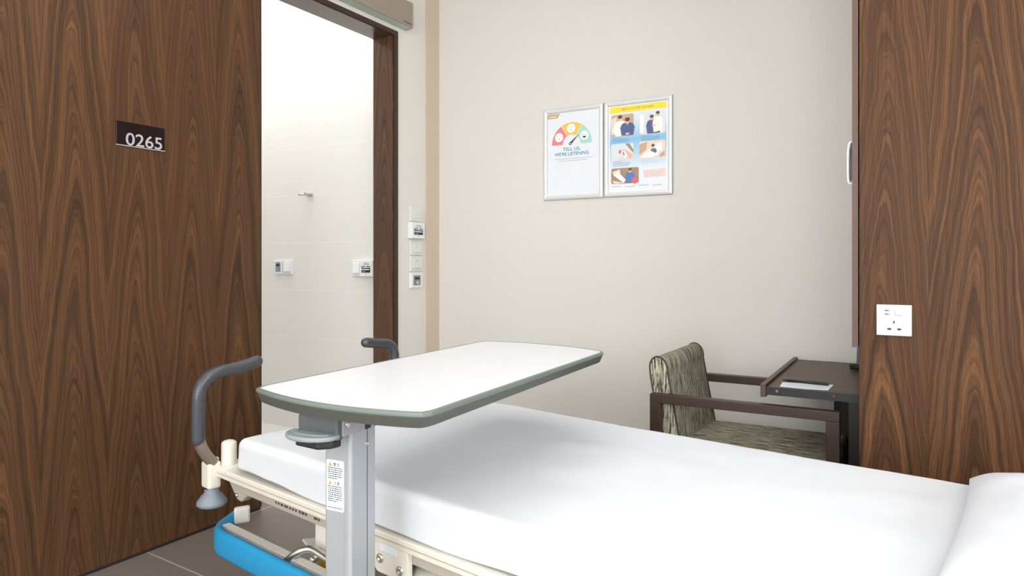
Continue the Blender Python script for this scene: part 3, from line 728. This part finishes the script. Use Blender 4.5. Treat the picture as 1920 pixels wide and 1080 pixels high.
# deck rails
m = MB()
m.box(-.11, BL, -.013, .035, .402, .428, 'cream', .003); m.box(-.105, BL, -.0145, -.012, .4145, .4165, 'cream_grey')
m.build('side_rail', bed)
m = MB(); m.box(-.11, BL, BW-.035, BW+.013, .402, .428, 'cream', .003); m.build('side_rail', bed)
m = MB(); m.box(-.125, -.07, .03, BW, .402, .428, 'cream', .003); m.box(-.07, .01, .035, BW-.035, .405, .424, 'cream'); m.build('foot_rail', bed)
MB().box(.01, BL, .035, BW-.035, .404, .424, 'cream_grey').build('mattress_deck', bed)
m = MB(); ur = m.box(.02, BL, .004, .045, .372, .402, 'cream_grey', .003).build('under_rail', bed)
m = MB(); dashes(m, .20, .30, .384, .006, .0033, 'ink', 31, .5); dashes(m, .31, .345, .384, .007, .0033, 'ink', 32, .3); dashes(m, .375, .40, .384, .006, .0033, 'ink', 33)
m.build('marking', ur)
# corner fittings at the foot
for s, y0 in ((1, 0), (-1, BW)):
    Y = lambda w: y0+s*w
    cr = MB()
    yy = sorted((Y(-.036), Y(.004)))
    cr.box(-.135, -.085, yy[0], yy[1], .366, .446, 'cream', .009, 3)
    cr.lathe([(.0215, 0), (.0215, .005), (.016, .0055), (.0155, -.004), (0, -.004)], (-.112, Y(-.016), .446), 'cream')
    yy = sorted((Y(-.014), Y(.05))); cr.box(-.112, -.05, yy[0], yy[1], .404, .432, 'cream', .006)
    cr.build('corner_block', bed)
    MB().lathe([(.0215, .425), (.0215, .492), (.0200, .4965), (.014, .5005), (.006, .503), (0, .5035)], (-.083, Y(.024), 0), 'cream').build('post', bed)
    cn = MB().lathe([(.020, .368), (.021, .352), (.032, .340), (.042, .326), (.0425, .318), (.036, .3125), (0, .312)], (-.112, Y(-.013), 0), 'cone', 32).build('corner_roller', bed)
    MB().lathe([(.022, .372), (.022, .366), (0, .366)], (-.112, Y(-.013), 0), 'black').build('collar', cn)
    ya, yb = sorted((Y(.022), Y(.052)))
    br = MB().prism([(-.105, .404), (-.030, .404), (.018, .356), (-.010, .335), (-.034, .338)], ya, yb, 'cream_grey', 'y', .003)
    br = br.build('bracket', bed)
    MB().lathe([(.006, 0), (.006, -.005*s), (0, -.007*s)], (-.030, Y(.022), .352), 'chrome', 12, 'y').build('screw', br)
# push handles (grey vinyl grip on bent steel tube)
near = smooth_path([(-.10, -.016, .440), (-.10, -.045, .478), (-.10, -.060, .520)], 2)
ngrip = smooth_path([(-.10, -.060, .515), (-.10, -.060, .60), (-.10, -.058, .668), (-.10, -.018, .704), (-.10, .050, .708), (-.10, .122, .7215)], 3)
h = MB().tube(ngrip, .0185, 'grip', 18, dome=True).build('handle_grip', bed)
MB().tube(near, .0165, 'handle_metal', 16).build('handle_tube', bed)
far = [(-.10, .675, .415), (-.10, .675, .56)]
fgrip = smooth_path([(-.10, .675, .55), (-.10, .675, .65), (-.10, .674, .700), (-.10, .652, .727), (-.10, .60, .733), (-.10, .542, .741)], 3)
MB().tube(fgrip, .0175, 'grip', 18, dome=True).build('handle_grip', bed)
MB().tube(far, .0155, 'handle_metal', 16).build('handle_tube', bed)
# lower frame
m = MB(); m.box(-.200, BL-.1, .060, .088, .185, .212, 'cream_lit', .003); m.box(.80, BL-.1, BW-.088, BW-.062, .185, .212, 'cream', .003)
for x in (.82, 1.3, 1.7): m.box(x, x+.06, .088, BW-.088, .150, .200, 'cream', .003)
m.build('base_frame', bed)
pr = []
for a in [PI*i/6 for i in range(7)]: pr.append((.010+.007*math.sin(a), .034*math.cos(a)*1.0))
pr = [(0, .040), (.006, .0395), (.0125, .036), (.0165, .026), (.018, 0), (.0165, -.026), (.0125, -.036), (.006, -.0395), (0, -.040)]
path = [(BL-.2, .028, .186)]+[(x, .028, .186) for x in (1.2, .6, .2, -.05, -.12)]+[(-.12+p[0], .028+p[1], .186) for p in arc((0, .10), .10, -PI/2, -PI/2-math.radians(62), 12)][1:]
lx, ly, _ = path[-1]; path.append((lx-.028, ly+.052, .190))
pr = [(-p[0], p[1]) for p in pr]
m = MB(); m.sweep(pr, path, 'blue'); m.build('bumper', bed)
cx, cy = path[-1][0], path[-1][1]
MB().prism([(cx-.012, cy-.004), (cx+.012, cy-.018), (cx+.030, cy+.028), (cx+.006, cy+.040)], .188, .238, 'cream_lit', 'z', .006).build('bumper_cap', bed)
for xa_, xb_, y_ in ((-.17, -.13, .045), (.6, .66, .028), (1.5, 1.56, .028)): MB().box(xa_, xb_, y_, .060, .17, .205, 'cream_grey').build('bumper_bracket', bed)
# lift leg, foot plate, pedal
m = MB(); m.box(.172, .30, .145, .25, .218, .404, 'cream_lit', .004); m.build('lift_leg', bed)
pp = MB().prism([(.102, .150), (.185, .122), (.33, .122), (.33, .24), (.172, .24)], .211, .219, 'cream_lit', 'z', .002)
fp = pp.build('foot_plate', bed)
MB().lathe([(.0095, 0), (.0095, .002), (0, .0022)], (.168, .168, .219), 'panel_grey', 14).build('screw', fp)
MB().box(.147, .33, .155, .24, .10, .211, 'cream_lit', .004).build('lower_leg', bed)
MB().lathe([(.030, 0), (.030, -.004), (.024, -.010), (0, -.011)], (.214, .154, .182), 'yellow', 20, 'y').build('yellow_knob', bed)
m = MB().tube(smooth_path([(.160, .054, .196), (.196, .074, .231), (.215, .100, .238), (.262, .112, .222), (.38, .118, .200)], 3), .0105, 'chrome', 14, dome=True)
pb_ = m.build('brake_pedal', bed)
MB().lathe([(.004, -.013), (.009, -.012), (.009, -.004), (.0105, 0), (.0105, .008)], (.236, .099, .214), 'chrome', 12, 'y').build('bolt', pb_)
MB().box(.16, .40, .100, .15, .115, .166, 'cream_lit', .004).build('pedal_housing', bed)
# hinge plate with bolts and motor shell
hp = MB().prism(rrect(.628, .739, .335, .41, .016), -.011, .004, 'cream', 'y', .0015).build('hinge_plate', bed)
MB().box(.648, .704, -.012, -.0105, .386, .404, 'label').build('small_label', hp)
for x, z in ((.650, .368), (.716, .358)):
    b1 = MB().lathe([(.0105, 0), (.0105, -.003), (.008, -.005), (.0045, -.005), (.0035, -.002), (0, -.002)], (x, -.011, z), 'chrome', 16, 'y').build('bolt', hp)
MB().tube([(.775, .012, .405), (.775, .012, .372)], .0042, 'cream', 10).build('pin', bed)
V = MB()
seg = []
V.lathe([(.0, .002), (.05, .0), (.085, -.006), (.115, -.020), (.138, -.045), (.150, -.080), (.152, -.20)], (.775, .125, .368), 'shell', 40)
V.build('motor_cover', bed)
# casters
def caster(x, y_, par):
    c = MB(); c.box(x-.03, x+.03, y_-.022, y_+.022, .125, .150, 'cream_grey', .003); c.box(x-.012, x+.012, y_-.024, y_-.016, .05, .13, 'cream_grey'); c.box(x-.012, x+.012, y_+.016, y_+.024, .05, .13, 'cream_grey')
    o = c.build('caster', par)
    MB().lathe([(.02, -.014), (.055, -.013), (.062, -.008), (.062, .008), (.055, .013), (.02, .014)], (x, y_, .062), 'rubber', 24, 'y').build('wheel', o)
for x in (.86, 1.73):
    for y_ in (.20, BW-.20): caster(x, y_, bed)

# mattress under its sheet
def sheet_disp(p):
    q = p.copy(); l = p.x
    top = (p.z-.43)/.095
    n1 = mnoise.noise(Vector((p.x*2.2, p.y*3.1, 1.3))); n2 = mnoise.noise(Vector((p.x*5.5+p.y*3, p.y*9-p.x*2, 4.1))); n3 = mnoise.noise(Vector((p.x*14+p.y*16, p.y*22-p.x*9, 8.1)))
    hi = min(1, max(0, (p.z-.47)/.04)); q.z += hi*(.0045*n1+.0022*n2+.0008*n3)
    side = max(0, 1-p.y/.05)
    low = min(1, max(0, (.50-p.z)/.076)); low = low*low*(3-2*low)
    q.z += low*(.013*max(0, 1-max(l, 0)/.4) + (.0025+.0025*math.sin(l*13)+.004*abs(n2))*side)
    q.y += low*side*(-.003*math.sin(l*9+1.)-.003*n1)
    return q
m = MB(); rounded_block(m, 110, 50, 6, 0, BL-.02, 0, BW, .4288, .526, .024, 'sheet', sheet_disp, True)
mt = m.build('mattress'); mt.location = (-1.663, 1.282, 0); mt.rotation_euler = (0, 0, RB)
tag(mt, 'mattress under a smooth white sheet on the hospital bed', 'mattress')

# pillow
def superpillow():
    nx, ny = 44, 60; Lx, Ly, Hh = .44, .68, .160; V = []; F = []
    for sgn in (1, -1):
        o = len(V)
        for i in range(nx+1):
            for j in range(ny+1):
                a, b_ = 2*i/nx-1, 2*j/ny-1
                a, b_ = math.sin(a*PI/2), math.sin(b_*PI/2)
                e = max(0, (1-abs(a)**2.6))**.5*max(0, (1-abs(b_)**3.2))**.5
                x = a*Lx/2*(1-.05*(1-abs(b_)**2)*abs(a)**4*0); yv = b_*Ly/2
                x *= 1-.05*(abs(a)**4)*(1-b_*b_); yv *= 1-.05*(abs(b_)**4)*(1-a*a)
                z = Hh/2*e
                w = mnoise.noise(Vector((x*9, yv*6, 2+sgn)))*.010+mnoise.noise(Vector((x*22+yv*8, yv*14, 5+sgn)))*.004
                zz = sgn*z+(w*e if sgn > 0 else 0)
                if sgn < 0: zz = max(zz, -.009)
                V.append((x, yv, zz))
        for i in range(nx):
            for j in range(ny):
                k = o+i*(ny+1)+j; f = [k, k+ny+1, k+ny+2, k+1]; F.append(f if sgn > 0 else f[::-1])
    return V, F
V, F = superpillow(); m = MB(); m.add(V, F, 'pillow', True)
pw = m.build('pillow'); pw.rotation_euler = (0, 0, RB+math.radians(1.5))
pw.location = (.284, 1.462, .5455)
tag(pw, 'white pillow lying on the sheet at the head of the bed', 'pillow')

# ------------------------------------------------------------------ overbed table (local y along the top, away from us)
tb = thing('overbed_table', 'white overbed table on one grey aluminium column, reaching across the bed', 'overbed table', (-.9225, .921, 0), math.radians(3.15))
def top_outline(g):
    """outline with rounded corners and bulging ends; g shrinks it"""
    xl0, xr0, xl1, xr1 = -.224+g, .222-g, -.213+g, .226-g
    pts = []; n = 20
    def near(x): return .000-.086*(x-.0)-(.042)*(1-((x)/.224)**2)+g
    def farf(x): return .895-.150*x+.050*(1-((x-.005)/.224)**2)-g
    r = .022
    for i in range(n+1):
        x = xl0+r+(xr0-xl0-2*r)*i/n; pts.append((x, near(x)))
    yn = near(xr0); pts += [(xr0-r*.35, near(xr0-r*.5)+.003), (xr0-.001, yn+r*.75), (xr0, yn+r*1.5)]
    yf = farf(xr1); pts += [(xr1, yf-r*1.4), (xr1-.002, yf-r*.6), (xr1-r*.45, farf(xr1-r*.6)-.003)]
    for i in range(n+1):
        x = xr1-r-(xr1-xl1-2*r)*i/n; pts.append((x, farf(x)))
    yf = farf(xl1); pts += [(xl1+r*.35, farf(xl1+r*.5)-.004), (xl1+.001, yf-r*.8), (xl1, yf-r*1.6)]
    yn = near(xl0); pts += [(xl0, yn+r*1.4), (xl0+.002, yn+r*.6), (xl0+r*.4, near(xl0+r*.6)+.003)]
    return pts
O = top_outline(0); I = top_outline(.0075); Bt = top_outline(.024)
def ringloft(levels, mat, cap_first=False, cap_last=False):
    m_ = MB(); n = len(levels[0][0]); V = [(p[0], p[1], z) for L_, z in levels for p in L_]
    F = [(i*n+k, i*n+(k+1) % n, (i+1)*n+(k+1) % n, (i+1)*n+k) for i in range(len(levels)-1) for k in range(n)]
    m_.add(V, F, mat, False)
    if cap_first: m_.add(V[:n], [list(range(n))], mat)
    if cap_last: m_.add(V[-n:], [list(range(n))], mat)
    return m_
tp = ringloft([(Bt, .752), (I, .770), (I, .7752)], 'laminate', True, True).build('tabletop', tb)
I2 = top_outline(.0060); I3 = top_outline(.001); B1 = top_outline(.0015); B2 = top_outline(.0095)
ringloft([(I, .7748), (I2, .7764), (I3, .7748), (O, .7722), (O, .7690), (B1, .7668)], 'edging').build('edging', tb)
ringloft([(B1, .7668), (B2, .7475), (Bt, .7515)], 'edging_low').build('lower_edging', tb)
# bracket under the top
br = MB().box(-.066, .023, .000, .50, .7075, .7505, 'lilac', .002).build('bracket', tb)
m = MB().lathe([(.0065, 0), (.0065, .0012), (.004, .002), (0, .0015)], (.023, .016, .728), 'chrome', 14, 'x'); m.build('screw', br)
MB().box(.0225, .0240, .064, .080, .7085, .7205, 'black').build('slot', br)
# height lever
lv = MB().prism([(-.074, .702), (-.074, .741), (-.071, .7455), (.019, .7455), (.022, .742), (.022, .702)], -.013, .004, 'lever', 'y', .004, 3)
lv = lv.build('lever', tb)
lip = [(-.088, -.006), (-.087, -.018)]+[(-.032+.056*math.cos(a), -.018-.040*math.sin(a)) for a in [PI-PI*i/16 for i in range(17)]]+[(.024, -.006)]
MB().prism(lip, .7055, .7145, 'lever_lip', 'z', .0035, 3).build('lever_lip', lv)
rim = [(-.068, -.020)]+[(-.032+.042*math.cos(a), -.022-.016*math.sin(a), .7152) for a in [PI-PI*i/12 for i in range(13)]]
MB().tube([(p[0], p[1], .7147) for p in rim], .0014, 'lever_lip', 8).build('lip_ridge', lv)
MB().prism([(-.060, -.034), (-.002, -.040), (.018, -.022), (.022, .0), (-.066, .0)], .690, .7055, 'espresso', 'z', .004).build('lever_underside', lv)
# column
cx0, cx1, cy0, cy1 = -.062, .004, .045, .122
col = MB().prism(rrect(cx0, cx1, cy0, cy1, .007, 4), .08, .7075, 'alu', 'z').build('column', tb)
m = MB()
m.box(cx0+.006, cx0+.007, cy0-.0005, cy0+.001, .08, .706, 'alu_bright'); m.box(cx1-.0150, cx1-.0138, cy0-.0005, cy0+.001, .08, .706, 'alu_bright')
m.build('edge_line', col)
MB().box(cx1-.001, cx1+.0004, cy0+.0478, cy0+.0490, .08, .706, 'black').build('groove', col)
MB().lathe([(.0052, 0), (.0052, .0015), (.0025, .002), (.002, .0008), (0, .0008)], (cx1, cy0+.0484, .672), 'chrome', 14, 'x').build('screw', col)
lb = MB(); zb, zt, xa, xb = .549, .647, -.0552, -.0125
lb.prism(rrect(xa, xb, zb, zt, .003), cy0-.0012, cy0, 'label', 'y')
yy = cy0-.0016
for zc, txt, zl, n_ in ((.6435, '警 告', .631, 6), (.6075, '注 意', .5950, 8)):
    lb.flat([(xa+.005, zc-.0085), (xa+.014, zc-.0085), (xa+.0095, zc-.0005)], yy, 'orange')
    lb.flat([(xa+.0092, zc-.0068), (xa+.0098, zc-.0068), (xa+.0098, zc-.0030), (xa+.0092, zc-.0030)], yy-.0003, 'ink')
    lb.text(txt, .0075, (xa+.0255, yy, zc-.0078), 'ink', .0001, width=.015)
    for i in range(n_): dashes(lb, xa+.0045, xb-.003-(.012 if i == n_-1 else 0), zl-i*.0040, .0018, yy, 'ink', 70+i+n_, .35)
    lb.flat([(xa+.001, zl+.0003), (xa+.003, zl+.0003), (xa+.002, zl+.0025)], yy, 'ink')
lb.flat([(xa+.003, zb+.0090), (xb-.002, zb+.0090), (xb-.002, zb+.0094), (xa+.003, zb+.0094)], yy, 'ink_pale')
dashes(lb, xa+.002, xb-.002, zb+.0055, .0016, yy, 'ink', 97, .3); dashes(lb, xa+.012, xb-.012, zb+.0022, .0012, yy, 'ink_pale', 98)
lb.build('warning_label', col)
# base on casters
m = MB(); m.box(-.075, .017, .02, .15, .055, .095, 'alu', .005); m.box(-.23, .20, .05, .10, .050, .080, 'alu', .004)
m.box(-.23, -.18, .05, .30, .050, .080, 'alu', .004); m.box(.15, .20, .05, .30, .050, .080, 'alu', .004); m.build('base', tb)
for x in (-.205, .175):
    for y_ in (.075, .28):
        MB().lathe([(.01, -.011), (.022, -.010), (.0245, -.006), (.0245, .006), (.022, .010), (.01, .011)], (x, y_, .0245), 'rubber', 20, 'x').box(x-.004, x+.004, y_-.004, y_+.004, .03, .052, 'rubber').build('caster', tb)

# ------------------------------------------------------------------ lamps
def ceiling_lamp(label, x, y_, z, w, d_, power, color, name='ceiling_light', emm='lamp', grp='ceiling lights'):
    t = thing(name, label, 'ceiling light', (x, y_, z), 0, grp)
    MB().box(-w/2-.02, w/2+.02, -d_/2-.02, d_/2+.02, -.012, 0, 'white_plastic', .003).build('lamp_frame', t)
    MB().box(-w/2, w/2, -d_/2, d_/2, -.014, -.012, emm).build('diffuser', t)
    la = bpy.data.lights.new('lamp', 'AREA'); la.shape = 'RECTANGLE'; la.size = w; la.size_y = d_; la.energy = power; la.color = color
    lo = bpy.data.objects.new('lamp', la); C.objects.link(lo); lo.parent = t; lo.location = (0, 0, -.02); return t
WB = (.985, .993, 1.0)
ceiling_lamp('small square ceiling light above the near side of the bed', .12, .30, ZC, .45, .45, 6, WB)
ceiling_lamp('large fill panel added on the ceiling between the sliding door and the posters', -1.0, 1.25, ZC, 1.5, 1.5, 2.5, WB)  # unseen panel, added as soft fill
ceiling_lamp('large fill panel added to the ceiling on the side away from the door', 1.35, .1, ZC, 1.5, 1.5, 2.5, WB)  # second unseen panel, added to even out the light
ceiling_lamp('square fill light added in the middle of the bathroom', -3.5, 1.75, ZBC, .5, .5, 4, (.99, 1, 1))  # added lamp, lifts the bathroom floor and spills through the doorway
ceiling_lamp('long bathroom ceiling light close to the tiled wall', -3.45, 2.60, ZBC, 1.7, .35, 20, (.99, 1, 1))
def uplight(label, x, y_, z, w, d_, power):  # unseen fixture, added to bounce light off the ceiling
    t = thing('added_uplight', label, 'added light', (x, y_, z), 0, 'added uplights')
    MB().prism([(-d_/2, 0), (-d_/2, .06), (-d_/2+.006, .06), (-d_/2+.006, .008), (d_/2-.006, .008), (d_/2-.006, .06), (d_/2, .06), (d_/2, 0)] if w > d_ else
               [(-w/2, 0), (-w/2, .06), (-w/2+.006, .06), (-w/2+.006, .008), (w/2-.006, .008), (w/2-.006, .06), (w/2, .06), (w/2, 0)],
               -max(w, d_)/2, max(w, d_)/2, 'white_plastic', 'x' if w > d_ else 'y').build('trough', t)
    la = bpy.data.lights.new('lamp', 'AREA'); la.shape = 'RECTANGLE'; la.size = w-.02; la.size_y = d_-.02; la.energy = power; la.color = WB
    lo = bpy.data.objects.new('lamp', la); C.objects.link(lo); lo.parent = t; lo.location = (0, 0, .05); lo.rotation_euler = (PI, 0, 0)
uplight('long uplight added above the low window to brighten the ceiling', -.1, YF+.1, 2.33, 2.6, .2, 34)
def window_fill(win_, sx, sy, loc, rot, power):
    la = bpy.data.lights.new('window_fill_light', 'AREA'); la.shape = 'RECTANGLE'; la.size = sx; la.size_y = sy; la.energy = power; la.color = (.965, .99, 1)
    lo = bpy.data.objects.new('window_fill_light', la); C.objects.link(lo); lo.parent = win_; lo.location = loc; lo.rotation_euler = rot
window_fill(win, wx1-wx0-.1, wz1-wz0-.1, ((wx0+wx1)/2, YF-.02, (wz0+wz1)/2), (math.radians(90), 0, 0), 66)
window_fill(fill_win, rz1-rz0-.1, ry1-ry0-.1, (XR+.02, (ry0+ry1)/2, (rz0+rz1)/2), (0, math.radians(90), 0), 66)  # fill through the added side window

w = bpy.data.worlds.new('World'); bpy.context.scene.world = w; w.use_nodes = True
w.node_tree.nodes['Background'].inputs[0].default_value = (.8, .85, .9, 1); w.node_tree.nodes['Background'].inputs[1].default_value = .4

# ------------------------------------------------------------------ camera
cam = bpy.data.cameras.new('camera'); co = bpy.data.objects.new('camera', cam); C.objects.link(co)
co.location = (0, 0, 1.03); co.rotation_euler = (PI/2, 0, math.atan(749/1280))
cam.sensor_width = 36; cam.lens = 24; cam.shift_y = -50/1920; cam.clip_start = .02
sc = bpy.context.scene; sc.camera = co
sc.view_settings.view_transform = 'Standard'; sc.view_settings.look = 'None'; sc.view_settings.gamma = 1; sc.view_settings.exposure = 0.20
sc.view_settings.use_curve_mapping = False
